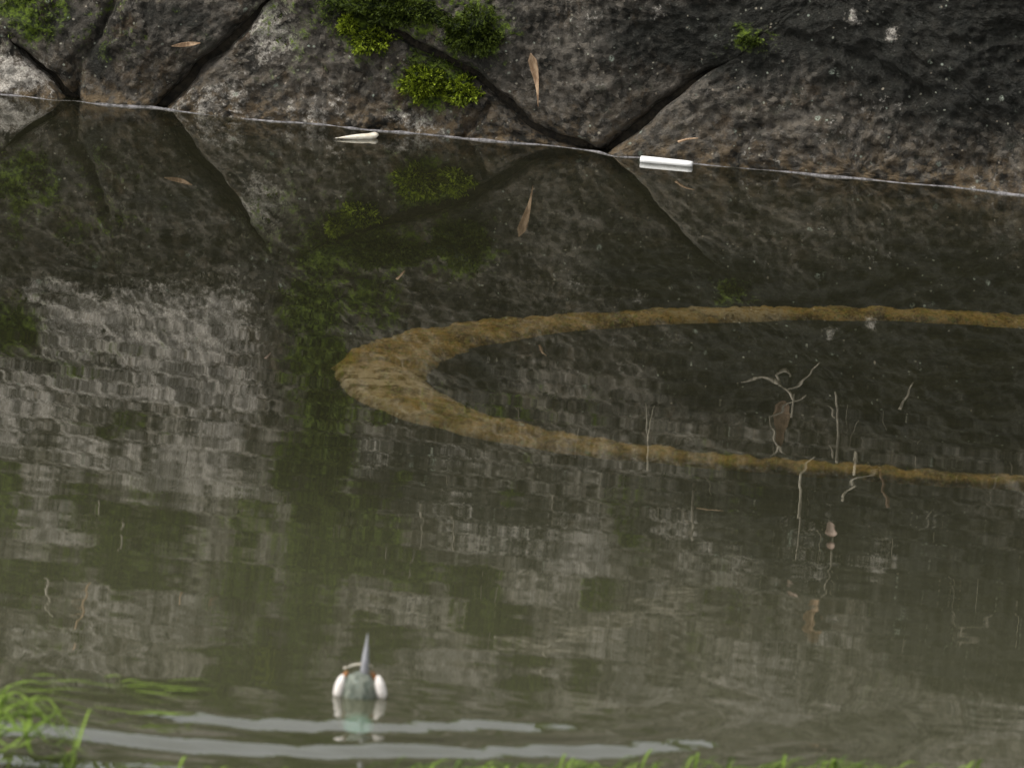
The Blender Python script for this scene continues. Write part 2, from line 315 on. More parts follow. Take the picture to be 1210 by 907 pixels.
for r, i, p in polys:
    cx = sum(q[0] for q in p)/len(p); inview = -1.0 < cx < .98
    NS, NR = (300, 78) if inview else (90, 22)
    # boundary, resampled and warped, corners softened
    per = [math.dist(p[k], p[(k+1) % len(p)]) for k in range(len(p))]; tot = sum(per); bd = []
    for k in range(NS):
        s_ = k/NS*tot; e = 0
        while s_ > per[e]: s_ -= per[e]; e += 1
        a, b = p[e], p[(e+1) % len(p)]; t = s_/per[e]; bd.append(warp(a[0]+(b[0]-a[0])*t, a[1]+(b[1]-a[1])*t))
    bd = np.array(bd); k5 = max(1, NS//150)
    sm = sum(np.roll(bd, q, axis=0) for q in range(-k5, k5+1))/(2*k5+1)
    cl_ = closed(bd[:, 0], bd[:, 1])[:, None]; bd = sm*(1-cl_)+bd*cl_; cz = bd[:, 1].mean(); cx = bd[:, 0].mean()
    tg = np.roll(bd, -1, axis=0)-np.roll(bd, 1, axis=0); nrm = np.stack([tg[:, 1], -tg[:, 0]], 1); nrm /= np.linalg.norm(nrm, axis=1)[:, None]
    cz_b = bd[:, 1]; sgn = np.sign((nrm*(bd-[cx, cz])).sum(1).mean()); gap = (1-closed(bd[:, 0], bd[:, 1]))*(.0036+.0030*np.array([noise.noise(Vector((q[0]*14, 8, q[1]*14))) for q in bd]))+.0001
    bd = bd-nrm*sgn*gap[:, None]
    T = 1-(1-np.linspace(0, 1, NR))**1.35
    X = np.concatenate([[cx], (cx+(bd[:, 0]-cx)[None, :]*T[1:, None]).ravel()]); Z = np.concatenate([[cz], (cz+(bd[:, 1]-cz)[None, :]*T[1:, None]).ravel()])
    rad = np.hypot(bd[:, 0]-cx, bd[:, 1]-cz)
    dd = np.concatenate([[.3], (rad[None, :]*(1-T[1:, None])).ravel()])*.75
    tx, tz, bl = random.uniform(-.05, .05), random.uniform(-.05, .05), random.uniform(-.005, .006)
    ed = .024*(1-closed(X, Z))+.0008; op = 1-closed(X, Z); H = (.026-ed)+ed*(1-np.exp(-dd/.0032))+.005*op*(1-np.exp(-dd/.08))+.004*(1-op)+op*(tx*(X-cx)+tz*(Z-cz)+bl)
    n1 = np.empty_like(X)
    seed = Vector((3.7, 5.1, 0))
    for q in range(len(X)):
        P = Vector((X[q], 0, Z[q]))
        a = noise.fractal(P*9+seed, 1, 2.1, 4)*.013
        b_ = noise.ridged_multi_fractal(Vector((P.x*.8+P.z*.45, 0, P.z*1.2-P.x*.3))*26+seed, .9, 2.2, 4, 1, 2)*.0050
        c_ = noise.fractal(P*95+seed, .7, 2.1, 4)*.0036; e_ = noise.cell(P*1.0) if False else noise.turbulence(P*48+seed, 3, True)*.0062-.004
        n1[q] = a+b_+c_+e_*(.6+.8*noise.noise(P*7))
    H = H+n1
    for pts, wd, dp in GROOVES:
        d_ = np.full_like(X, 9.)
        for k in range(len(pts)-1): d_ = np.minimum(d_, seg_dist(X, Z, pts[k], pts[k+1]))
        H -= dp*np.exp(-(d_/wd)**2)
    Y = BAT*Z-H*1.0+.02
    verts = list(zip(X, Y, Z))
    faces = [(0, 1+k, 1+(k+1) % NS) for k in range(NS)]
    for q in range(NR-2):
        a0 = 1+q*NS; b0 = a0+NS
        faces += [(a0+k, b0+k, b0+(k+1) % NS, a0+(k+1) % NS) for k in range(NS)]
    # sides going back into the wall
    last = 1+(NR-2)*NS; nv = len(verts)
    for k in range(NS):
        x, z = bd[k]; verts.append((x-(x-cx)*.03, BAT*z+.07, z-(z-cz)*.03))
    faces += [(last+k, nv+k, nv+(k+1) % NS, last+(k+1) % NS) for k in range(NS)]
    faces.append(tuple(nv+k for k in range(NS))[::-1])
    if sgn < 0 or True:
        # outward is -y
        a, b, c = (Vector(verts[q]) for q in faces[0])
        if (b-a).cross(c-a).y > 0: faces = [f[::-1] for f in faces]
    xs = np.concatenate([X, bd[:, 0]]); zs = np.concatenate([Z, bd[:, 1]])
    edge = np.concatenate([np.exp(-dd/.012), np.ones(NS)])
    dry = np.clip((zs-.20)/.25, 0, 1); och = np.exp(-np.clip(zs-.0, 0, 9)/.030)*.95
    ms = blob_val(MOSSBL, xs, zs)
    pl = blob_val(PALEB, xs, zs)
    pat = np.array([noise.fractal(Vector((a_*9, 1.7, b_*14)), .9, 2.1, 3) for a_, b_ in zip(xs, zs)]) if inview else np.zeros_like(xs)
    lft = np.clip((.55-xs)/.5, .25, 1)
    ms = np.maximum(ms, dry*lft*.62*np.clip((pat-.02)/.25, 0, 1)); pl = pl+dry*.45*np.clip((-pat-.05)/.3, 0, 1)
    wgt = np.clip((.105-zs)/.08, 0, 1); pl = pl+.28*wgt*np.clip((-pat+.05)/.3, 0, 1)
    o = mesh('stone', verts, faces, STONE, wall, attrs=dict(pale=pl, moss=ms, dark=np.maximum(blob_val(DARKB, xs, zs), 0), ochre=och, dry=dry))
    if inview:
        me = o.data; nn = np.empty(len(me.vertices)*3, dtype=np.float32); me.vertex_normals.foreach_get('vector', nn); nn = nn.reshape(-1, 3)[:len(X)]
        ALLV.append(np.stack([X, Y, Z], 1)); ALLN.append(nn); ALLM.append(ms[:len(X)])
ALLV = np.concatenate(ALLV); ALLN = np.concatenate(ALLN); ALLM = np.concatenate(ALLM)
kd = kdtree.KDTree(len(ALLV))
for q, v in enumerate(ALLV): kd.insert((v[0], 0, v[2]), q)
kd.balance()
def surf(x, z, off=0.):
    _, q, _ = kd.find((x, 0, z)); return Vector((x, ALLV[q][1]-off, z))
def wp(px, py, refl, off=.006):
    x, z = on_wall(px, py, refl); return surf(x, z, off)
# earth packed in the joints, set back behind the stone faces
gx = np.linspace(-3, 3, 241); gz = np.linspace(-.35, .93, 65)
V = [(x, BAT*z+.018+.006*noise.fractal(Vector((x*30, 0, z*30)), 1, 2, 3), z) for z in gz for x in gx]
n = len(gx); Fc = [(a*n+b, a*n+b+1, (a+1)*n+b+1, (a+1)*n+b) for a in range(len(gz)-1) for b in range(n-1)]
mesh('joint_earth', V, Fc, EARTH, wall)

# ---------------------------------------------------------------- pond bed, banks
def sheet(name, x0, x1, y0, y1, nx, ny, zf, mat):
    xs = np.linspace(x0, x1, nx); ys = np.linspace(y0, y1, ny)
    V = [(x, y, zf(x, y)) for y in ys for x in xs]
    Fc = [(a*nx+b, a*nx+b+1, (a+1)*nx+b+1, (a+1)*nx+b) for a in range(ny-1) for b in range(nx-1)]
    return mesh(name, V, Fc, mat)
def bedz(x, y):
    base = -.020
    base += .002*noise.noise(Vector((x*2, y*2, 0)))
    return base
tag(sheet('pond_bed', -40, 40, -4.6, .30, 161, 60, bedz, SILT), kind='structure')
def bankz(x, y):
    t = max(0, min(1, (-4.05-y)/.6)); return -.45+.5*t*t*(3-2*t)+.02*noise.noise(Vector((x*3, y*3, 1)))*t
tag(sheet('near_bank', -40, 40, -30, -3.95, 121, 120, bankz, SOIL), kind='structure')
tag(sheet('upper_bank', -40, 40, .10, 60, 121, 60, lambda x, y: 0.92+.10*(y-.1)*min(1, 3/(y+.5))+.03*noise.noise(Vector((x*2, y*2, 3))), SOIL), kind='structure')

# ---------------------------------------------------------------- water
BIRD = on_water(424, 821)
def axis(lo, hi, d0, d1, step):
    a = list(np.arange(d0, d1, step)); g = step; q = d0
    while q > lo: g *= 1.35; q -= g; a.insert(0, max(q, lo))
    g = step; q = a[-1]
    while q < hi: g *= 1.35; q += g; a.append(min(q, hi))
    return np.array(a)
wx = axis(-40, 40, -1.0, 1.3, .012); wy = axis(-4.6, .06, -3.8, .0, .007)
GX, GY = np.meshgrid(wx, wy)
hd = (on_water(700, 885)-on_water(190, 880)).normalized()           # crests lie across the bird's path
dx, dy = GX-BIRD.x, GY-BIRD.y
du, dv = dx*hd.x+dy*hd.y, -dx*hd.y+dy*hd.x
rr = np.hypot(du*.47, dv); th = np.arctan2(dv, du*.47)
near = .5-.5*np.sin(th)                                            # stronger on the side the bird came from
wob = .005*np.sin(du*19+1)+.004*np.sin(du*47+dv*20)+.002*np.sin(du*120+dv*40)
# a few rings spreading round the bird
amp = .0016*np.exp(-((rr-.19)/.105)**2)*(.03+.97*near**2.2)*(1+.35*np.sin(du*31+2)*np.sin(dv*23))
GZ = amp*np.cos((rr+wob)*2*math.pi/.105+.6)
GZ += .00012*np.exp(-(rr/.055)**2)*np.cos(rr*2*math.pi/.035)
chop = np.exp(-(rr/.30)**2)*near**3
GZ += chop*(.00010*np.sin(GY*2*math.pi/.029+3*np.sin(GX*9+1))+.00008*np.sin((GY*.9+GX*.35)*2*math.pi/.041+2*np.sin(GX*17))+.00007*np.sin((GY*.9-GX*.5)*2*math.pi/.033))
# slow swell in the open water
msk = np.clip((-GY-.7)/1.6, 0, 1)
GZ += msk*(.00004*np.sin(GY*2*math.pi/.17+GX*1.5+2*np.sin(GX*2.3))+.00002*np.sin(GY*2*math.pi/.075-GX*3+1.7*np.sin(GX*4.1+1)))
nx_, ny_ = len(wx), len(wy)
idx = np.arange(nx_*ny_).reshape(ny_, nx_)
Fc = np.stack([idx[:-1, :-1].ravel(), idx[:-1, 1:].ravel(), idx[1:, 1:].ravel(), idx[1:, :-1].ravel()], 1).tolist()
water = mesh('pond_water', np.stack([GX.ravel(), GY.ravel(), GZ.ravel()], 1), Fc, WATER)
tag(water, kind='structure')
# a narrow curved lip along the waterline, in mottled grey
xs = np.arange(-.95, .95, .004); low = (np.abs(ALLV[:, 2]) < .012); lv = ALLV[low]; ln = ALLN[low]
yw = np.array([lv[np.abs(lv[:, 0]-x) < .006][:, 1].min() if (np.abs(lv[:, 0]-x) < .006).any() else np.nan for x in xs])
ok = ~np.isnan(yw); yw = np.interp(xs, xs[ok], yw[ok]); ker = np.hanning(13); ker /= ker.sum(); yw = np.convolve(np.pad(yw, 6, mode='edge'), ker, 'valid')
V = []; K = 7
for x, y in zip(xs, yw):
    wv = .40+.6*noise.noise(Vector((x*9, 0, 2)))+.25*noise.noise(Vector((x*47, 0, 5)))
    for k in range(K):
        t = k/(K-1); V.append((x, y-.008*wv*(1-t)+.001, -.0006+.0046*max(wv, .02)*t**1.3))
Fc = [(a*K+b, (a+1)*K+b, (a+1)*K+b+1, a*K+b+1) for a in range(len(xs)-1) for b in range(K-1)]
mesh('waterline_lip', V, Fc, LIPGREY, water)

# ---------------------------------------------------------------- sunken concrete ring
o_px = [(395, 430), (500, 388), (600, 372), (800, 362), (950, 360), (1210, 367), (450, 475), (560, 508), (700, 528), (900, 555), (1100, 570), (1210, 572)]
i_px = [(515, 440), (560, 408), (650, 390), (800, 380), (1000, 376), (1210, 382), (560, 475), (640, 497), (760, 518), (900, 537), (1100, 552), (1210, 555)]
RZ = -.012; RC = Vector((.63, -1.34, 0))
def ring_fit(pl):
    A = []; b = []
    for px, py in pl:
        q = on_water(px, py, RZ)-RC; t = math.atan2(q.y, q.x)
        A.append([1, math.cos(t), math.sin(t), math.cos(2*t), math.sin(2*t)]); b.append(math.hypot(q.x, q.y))
    A = np.array(A); b = np.array(b); lam = np.diag([0, .004, .004, .01, .01])
    return np.linalg.solve(A.T@A+lam, A.T@b)
ro, ri = ring_fit(o_px), ring_fit(i_px)
def rad_at(c, t): return c@np.array([1, math.cos(t), math.sin(t), math.cos(2*t), math.sin(2*t)])
NT_ = 900; V = []; prof = [(1, 0, -.10), (1, 0, -.03), (1, -.010, -.004), (.88, 0, .001), (.66, 0, .004), (.45, 0, .004), (.2, 0, .001), (0, .010, -.005), (0, 0, -.03), (0, 0, -.10)]
for k in range(NT_):
    t = 2*math.pi*k/NT_; lf_ = (.5-.5*math.cos(t-.25))**6; a, b = rad_at(ri, t)+.006*(1-lf_), rad_at(ro, t)-.005+.022*lf_
    for f, dr, dz in prof:
        q = a+(b-a)*f+dr; p = Vector((RC.x+math.cos(t)*q, RC.y+math.sin(t)*q, 0))
        e = noise.fractal(p*15, .8, 2.1, 5)*.009; h = noise.fractal(p*45+Vector((5, 5, 5)), .8, 2, 4)*.004
        V.append((p.x+math.cos(t)*e, p.y+math.sin(t)*e, RZ+dz+h-.002))
n = len(prof); Fc = [(k*n+j, k*n+j+1, ((k+1) % NT_)*n+j+1, ((k+1) % NT_)*n+j) for k in range(NT_) for j in range(n-1)]
ring = mesh('sunken_ring', V, Fc, KERB); tag(ring, 'brown silt-coated round concrete rim lying just under the pond surface', 'well ring')
bm = bmesh.new(); bm.from_mesh(ring.data); bmesh.ops.recalc_face_normals(bm, faces=bm.faces); bm.to_mesh(ring.data); bm.free()

# ---------------------------------------------------------------- moss
def leaflets(pts, nrms, size, mat, name, parent=None):
    V = []; Fc = []; rn = []
    for p, nn in zip(pts, nrms):
        p = Vector(p); nn = Vector(nn)
        d = (nn+Vector(rng.normal(0, .55, 3))).normalized(); s_ = d.cross(Vector(rng.normal(0, 1, 3))).normalized()
        L = size*random.uniform(.6, 1.5); w_ = L*.32; q = len(V); u = random.random()
        V += [p-s_*w_*.5, p+s_*w_*.5, p+d*L*.6+s_*w_*.6, p+d*L+nn*L*.1, p+d*L*.6-s_*w_*.6]; Fc.append((q, q+1, q+2, q+3, q+4)); rn += [u]*5
    return mesh(name, V, Fc, mat, parent, smooth=False, attrs=dict(rnd=rn))
def cushion(px, py, refl, rx, rz, th, cnt, mat, label, group=None, size=.0046):
    x, z = on_wall(px, py, refl); c = surf(x, z, 0)
    t = empty('moss_cushion', c); tag(t, label, 'moss', group)
    rx *= PXM; rz *= PXM; P = []; N = []
    for k in range(cnt):
        a = random.uniform(0, 2*math.pi); q = math.sqrt(random.random())
        lump = 1+.6*noise.noise(Vector((math.cos(a)*1.6, math.sin(a)*1.6, x*40)))+.25*noise.noise(Vector((math.cos(a)*5, math.sin(a)*5, x*40)))
        u, v = math.cos(a)*q*lump, math.sin(a)*q*lump
        h = math.sqrt(max(0, 1-q*q))*th*(.7+.9*noise.noise(Vector((u*2.2, v*2.2, x*31)))+.6*noise.noise(Vector((u*6, v*6, x*17))))
        s_ = surf(x+u*rx, z+v*rz, 0); P.append(s_+Vector((0, -h-.001, 0))); N.append(Vector((u*.9, -1, v*.9)).normalized())
    leaflets(P, N, size, mat, 'moss_leaflets', t)
    # the felted cushion body beneath the leaflets
    V = []; Fc = []; A, B_ = 28, 7
    for b in range(B_+1):
        for a in range(A):
            q = b/B_; an = 2*math.pi*a/A; u, v = math.cos(an)*q, math.sin(an)*q
            lump = 1+.6*noise.noise(Vector((math.cos(an)*1.6, math.sin(an)*1.6, x*40)))
            u *= lump*.95; v *= lump*.95
            h = math.sqrt(max(0, 1-q*q))*th*(.75+.6*noise.noise(Vector((u*2.2, v*2.2, x*31))))*.92
            s_ = surf(x+u*rx, z+v*rz, 0); V.append(s_+Vector((0, -h+.003*q, 0)))
    for b in range(B_):
        for a in range(A): Fc.append((b*A+a, b*A+(a+1) % A, (b+1)*A+(a+1) % A, (b+1)*A+a))
    mesh('cushion_body', V, Fc, MOSSD, t, attrs=dict(rnd=[.1]*len(V)))
    return t
cushion(500, 98, 0, 27, 21, .018, 1700, MOSSB, 'bright yellow-green moss cushion on the joint just above the water')
cushion(546, 108, 0, 21, 17, .012, 1000, MOSSB, 'small duller green moss cushion touching the bright one beside a dark crack')
cushion(441, 46, 0, 25, 12, .010, 800, MOSSB, 'bright moss tuft above the pale bare stone, higher than the twin cushions')
cushion(415, 28, 0, 10, 10, .009, 500, MOSSB, 'tiny moss tuft at the upper end of the bright moss tuft')
cushion(470, 8, 0, 52, 18, .009, 2000, MOSSD, 'broad dark green moss mat above the bright cushions')
cushion(560, 38, 0, 40, 26, .010, 2000, MOSSD, 'thick dark moss mound hanging over the small brown leaf')
cushion(888, 46, 0, 14, 5, .003, 130, MOSSD, 'thin dull green moss patch on the dark stone')
cushion(322, 772, 1, 13, 30, .016, 1300, MOSSB, 'upright yellow-green moss streak high on the wall, mirrored in the open water')
sel = np.where((ALLM+.35*np.array([noise.fractal(Vector((v[0]*28, 0, v[2]*28)), 1, 2, 3) for v in ALLV]) > .52) & (ALLV[:, 2] > .004))[0]
sel = sel[rng.random(len(sel)) < min(1, 26000/len(sel))]
mo = leaflets(ALLV[sel]+rng.normal(0, .0015, (len(sel), 3))*[1, .2, 1], ALLN[sel], .0048, MOSSD, 'moss_carpet')
tag(mo, 'low dark green moss creeping over the stones and their joints', 'moss', kind='stuff')

# ---------------------------------------------------------------- twigs, stalks and leaves on the wall
def twig(name, label, cat, stems, mat, refl=True, off=.010, group=None):
    """stems: list of (part name, [(px, py)...], width px at start, at end)"""
    a = stems[0][1][0]; base = wp(a[0], a[1], refl, off); t = empty(name, base); tag(t, label, cat, group)
    for pn, pts, w0, w1 in stems:
        P = spline([wp(x, y, refl, off+.004*random.random()) for x, y in pts], 5); k = len(P)
        V, Fc = tube_data(P, [(w0+(w1-w0)*q/(k-1))*PXM*.62 for q in range(k)], 6, .18)
        mesh(pn, V, Fc, mat, t)
    return t
def leaf_mesh(name, pts, widths, mat, refl, parent=None, off=.010, curl=.25):
    """a thin curled blade along a midrib, with thickness"""
    P = spline([wp(x, y, refl, off) for x, y in pts], 5); k = len(P); n = len(widths)
    V = []; Fc = []; m = 7
    for side in (0, 1):
        for q, p in enumerate(P):
            t = (P[min(q+1, k-1)]-P[max(q-1, 0)]).normalized(); s_ = t.cross(Vector((0, -1, 0))).normalized()
            f = q/(k-1)*(n-1); i = min(int(f), n-2); wd = (widths[i]+(widths[i+1]-widths[i])*(f-i))*PXM*.5
            for j in range(m):
                u = j/(m-1)*2-1; V.append(p+s_*wd*u+Vector((0, -1, 0))*(wd*curl*u*u*2+.0012*noise.noise(Vector((q*.5, j, 3)))+(.0006 if side else 0)))
    o = k*m
    for q in range(k-1):
        for j in range(m-1):
            a = q*m+j; Fc.append((a, a+1, a+m+1, a+m)); Fc.append((o+a, o+a+m, o+a+m+1, o+a+1))
        for a in (q*m, ): Fc.append((a, a+m, o+a+m, o+a))
        a = q*m+m-1; Fc.append((a, o+a, o+a+m, a+m))
    return mesh(name, V, Fc, mat, parent)

def lf(label, pts, widths, mat, refl, cat='leaf', name='dead_leaf', **kw):
    o = leaf_mesh(name, pts, widths, mat, refl, **kw); tag(o, label, cat); return o
lf('slender tan dead leaf hanging point-down on the stone beside the moss', [(631, 60), (634, 76), (637, 98), (639, 124)], [1, 11, 10, 6, 2.5, .6], TAN, 0, off=.008)
lf('short pale woody chip caught on the stone above the slanting crack', [(210, 50), (228, 49), (243, 47)], [1, 5, 6, 4, 1], TAN, 0, cat='wood chip', name='wood_chip', curl=.1)
lf('plump faded pink dead leaf stuck high on the dark stone', [(983, 612), (986, 625), (985, 640)], [2, 12, 16, 13, 3], PINK, 1)
t = lf('curled tan dead leaf with a torn hooked edge, high on the wall', [(972, 712), (964, 718), (960, 733), (966, 744), (976, 738)], [3, 11, 15, 13, 4], TAN, 1, curl=.5)
lf('small pale shred of leaf on a twig above the curled tan leaf', [(934, 684), (941, 692), (946, 704)], [1, 7, 10, 4], PINK, 1)
# hanging dead twig with a shrivelled leaf
t = twig('dead_twig', 'spidery dead twig with hooked tip and a shrivelled brown leaf on the dark stone', 'twig',
    [('stem', [(944, 470), (934, 455), (926, 446), (922, 438), (930, 434), (937, 437), (938, 441)], 3, 2), ('branch', [(926, 446), (905, 441), (880, 445)], 2.6, 1), ('branch', [(934, 455), (952, 446), (966, 432), (975, 420)], 2.6, 1.2),
     ('branch', [(914, 488), (935, 474), (958, 463)], 2.2, 1), ('branch', [(924, 520), (918, 500), (914, 488)], 2.5, 2.2), ('branch', [(940, 488), (943, 462)], 2.5, 1.5), ('branch', [(926, 520), (920, 528), (915, 536)], 2.2, .8), ('branch', [(926, 520), (934, 528)], 2, .8)], BARK, off=.016)
leaf_mesh('leaf', [(930, 470), (928, 490), (926, 522)], [4, 22, 20, 12, 6], RED, 1, t, .013)
twig('dead_stalk', 'straight pale stalk standing beside the spidery dead twig', 'stalk', [('stem', [(993, 545), (994, 500), (992, 455)], 3.6, 2.2), ('side_shoot', [(990, 530), (984, 518)], 2, 1), ('side_shoot', [(992, 485), (983, 476)], 2.2, 1)], BARK, off=.014)
twig('bent_stalk', 'pale bent stalk crossing the far side of the brown rim in the mirror', 'stalk', [('stem', [(949, 606), (950, 580), (951, 556), (960, 544), (968, 530)], 4, 1.5)], PALE, off=.014)
t = twig('budded_stalk', 'whitish bud-tipped stalk with a crooked reddish side twig', 'stalk', [('stem', [(1013, 556), (1016, 540), (1017, 530)], 3, 3), ('side_twig', [(1000, 586), (1008, 568), (1022, 558), (1042, 554)], 3, 1)], PALE, off=.016)
leaf_mesh('bud', [(1015, 546), (1016, 536), (1016, 527)], [2, 7, 6, 1], PALE, 1, t, .018, .6)
twig('red_stalk', 'short reddish-brown stalk leaning next to the bud-tipped stalk', 'stalk', [('stem', [(1055, 594), (1050, 572), (1044, 554)], 4.5, 2.5)], RED, off=.014)
twig('faint_stalk', 'thin grey stalk slanting on the darkest stone', 'stalk', [('stem', [(1068, 478), (1076, 462), (1084, 446)], 3, 1.5)], BARK)
twig('hanging_root', 'knotty pale root dangling on the dark stone, the longer of a pair', 'root', [('root', [(503, 590), (502, 610), (505, 622), (501, 645)], 3, 1.5), ('rootlet', [(501, 645), (494, 655), (490, 668)], 1.8, .8)], BARK)
twig('hanging_root', 'smooth straight pale root dangling next to the knotty one', 'root', [('root', [(539, 596), (541, 620), (541, 646)], 3.2, 1.6)], BARK)
twig('forked_twig', 'grey forked twig on the dark stone beneath the rim mirror image', 'twig', [('stem', [(823, 574), (823, 600), (823, 630)], 3.4, 2.4), ('branch', [(822, 618), (812, 606), (804, 598)], 2.6, 1.2)], BARK)
twig('fallen_straw', 'single tan straw lying level beside the forked twig', 'straw', [('stem', [(828, 592), (843, 595), (860, 594)], 2.4, 1.6)], TAN)
twig('curved_twig', 'pale curved twig with two tines near the edge of the dark stone', 'twig', [('stem', [(1136, 744), (1152, 741), (1166, 734), (1177, 722)], 3.4, 1.6), ('tine', [(1140, 742), (1138, 756)], 2.4, 1), ('tine', [(1166, 734), (1176, 740)], 2, .8)], BARK)
twig('pale_straw', 'stout bleached straw upright on the pale lichened stone', 'straw', [('stem', [(59, 676), (62, 700), (67, 726)], 4.2, 2)], PALE)
twig('brown_twig', 'thin brown twig with side shoots next to the stout bleached straw', 'twig', [('stem', [(94, 742), (101, 722), (108, 698), (114, 684)], 3, 1.6), ('side_shoot', [(106, 702), (98, 708), (90, 714)], 2, 1), ('side_shoot', [(101, 722), (92, 728)], 1.8, .8)], TAN)
twig('short_straw', 'short curved straw above the bleached straw on green stone', 'straw', [('stem', [(152, 616), (152, 632), (147, 647)], 2.8, 1.4)], PALE)
twig('upright_straw', 'tiny upright pale straw on the upper left stone edge', 'straw', [('stem', [(121, 582), (122, 604)], 2.6, 1.6)], PALE)
twig('leaning_straw', 'slim straw leaning on the green-stained stone between moss patches', 'straw', [('stem', [(221, 690), (216, 712)], 2.6, 1.4)], TAN)
twig('split_straw', 'little split straw right beside the moss-filled joint', 'straw', [('stem', [(252, 711), (262, 697)], 2.6, 1.4), ('shoot', [(258, 703), (264, 704)], 1.6, .8)], TAN)
twig('grass_stalk', 'pair of thin dry grass stalks crossing the brown rim mirror', 'stalk', [('stem', [(771, 546), (770, 515), (767, 470)], 2.6, 1.2), ('side_stem', [(770, 515), (774, 492), (778, 474)], 2, .9)], PALE)
twig('tan_splinter', 'short orange-tan splinter by the moss joint, point up', 'splinter', [('stem', [(320, 421), (326, 409)], 3, 1.4)], PINK)
twig('pale_splinter', 'tiny pale splinter on the dark mossy stone', 'splinter', [('stem', [(473, 326), (483, 316)], 3, 1.4)], TAN)
twig('thin_splinter', 'thin yellow splinter within the dark rim interior', 'splinter', [('stem', [(642, 404), (652, 413)], 2.4, 1.2)], TAN)
twig('creeping_root', 'long pale root snaking along a ledge high on the wall', 'root', [('root', [(590, 748), (618, 752), (646, 757), (668, 745), (690, 740), (722, 739), (746, 734), (752, 724), (734, 716), (760, 710), (800, 702), (832, 700)], 5.5, 3), ('rootlet', [(646, 757), (647, 770), (648, 784)], 4, 1.5)], PALE, off=.014)
twig('drooping_twig', 'thin crooked twig with a hooked end above the curled tan leaf', 'twig', [('stem', [(986, 640), (986, 668), (982, 682), (975, 698)], 2.4, 1.4)], BARK)
twig('long_rootlet', 'very thin rootlet hanging straight down the dark stone', 'root', [('root', [(950, 600), (948, 625), (945, 648)], 2.2, 1.2)], BARK)
twig('fine_straw', 'fine straw lying on the stone just above the white stick', 'straw', [('stem', [(806, 164), (818, 160), (830, 159)], 2.6, 1.2)], TAN, refl=False, off=.006)
twig('ring_straw', 'thin stalk over the dark edge of the mossy joint stone', 'stalk', [('stem', [(660, 575), (657, 590), (660, 602)], 2.4, 1.2), ('shoot', [(657, 586), (652, 580)], 1.8, .8)], BARK)

# fine dead rootlets and grass hairs clinging all over the upper stones
V = []; Fc = []
for _ in range(110):
    px, py = random.uniform(-20, 1230), random.uniform(470, 890)
    if random.random() < .5: px = random.uniform(450, 1210)
    L = random.uniform(10, 42); a = random.gauss(0, .28); q0 = (px, py); q1 = (px+L*.5*math.sin(a)+random.uniform(-3, 3), py+L*.5); q2 = (px+L*math.sin(a), py+L*math.cos(a))
    P = spline([wp(*q, True, .006+.004*random.random()) for q in (q0, q1, q2)], 3); k = len(P); r0 = random.uniform(.4, .8)*PXM
    v_, f_ = tube_data(P, [r0*(1-.6*q/(k-1)) for q in range(k)], 4, .1, len(V)); V += v_; Fc += f_
tag(mesh('rootlet_fringe', V, Fc, BARK), 'countless fine dead rootlets clinging to the upper stones of the wall', 'roots', kind='stuff')

# ---------------------------------------------------------------- things floating by the wall
def float_stick(name, label, cat, a, b, w0, w1, mat, pieces=9, flat=.55, zc=.002):
    A, B_ = on_water(*a), on_water(*b); ax = (B_-A).normalized(); s_ = ax.cross(Vector((0, 0, 1))); V = []; Fc = []; m = 12
    for q in range(pieces):
        f = q/(pieces-1); p = A.lerp(B_, f); wd = w0+(w1-w0)*f
        wd *= PXM*.5; e = min(1, min(f, 1-f)*14+.93)
        for k in range(m):
            an = 2*math.pi*k/m; V.append(p+s_*math.cos(an)*wd*e+Vector((0, 0, math.sin(an)*wd*flat*e+zc)))
    for q in range(pieces-1):
        for k in range(m): Fc.append((q*m+k, q*m+(k+1) % m, (q+1)*m+(k+1) % m, (q+1)*m+k))
    Fc.append(tuple(range(m))[::-1]); Fc.append(tuple((pieces-1)*m+k for k in range(m)))
    o = mesh(name, V, Fc, mat); tag(o, label, cat); return o
float_stick('peeled_stick', 'stubby bright white peeled stick floating against the wall', 'stick', (757, 191), (818, 197), 12, 10.5, WOOD, 11, .75, .003)
A, B_ = on_water(396, 165), on_water(446, 163); ax = (B_-A).normalized(); s_ = Vector((0, 0, 1)).cross(ax); V = []; Fc = []; m = 12; pc = 16
for q in range(pc):
    f = q/(pc-1); wd = PXM*.5*11*(math.sin(math.pi*min(f*.62, 1)) if f < .94 else .8-(f-.94)*6); p = A.lerp(B_, f)+Vector((0, 0, .002+.012*max(0, f-.8)**1.2*5*.25))
    for k in range(m):
        an = 2*math.pi*k/m; V.append(p+s_*math.cos(an)*max(wd, .0003)+Vector((0, 0, math.sin(an)*max(wd, .0003)*.75)))
for q in range(pc-1):
    for k in range(m): Fc.append((q*m+k, q*m+(k+1) % m, (q+1)*m+(k+1) % m, (q+1)*m+k))
Fc.append(tuple(range(m))[::-1]); Fc.append(tuple((pc-1)*m+k for k in range(m)))
tag(mesh('leaf_sheath', V, Fc, CREAM), 'cream pointed leaf sheath floating at the foot of the wall', 'leaf sheath')
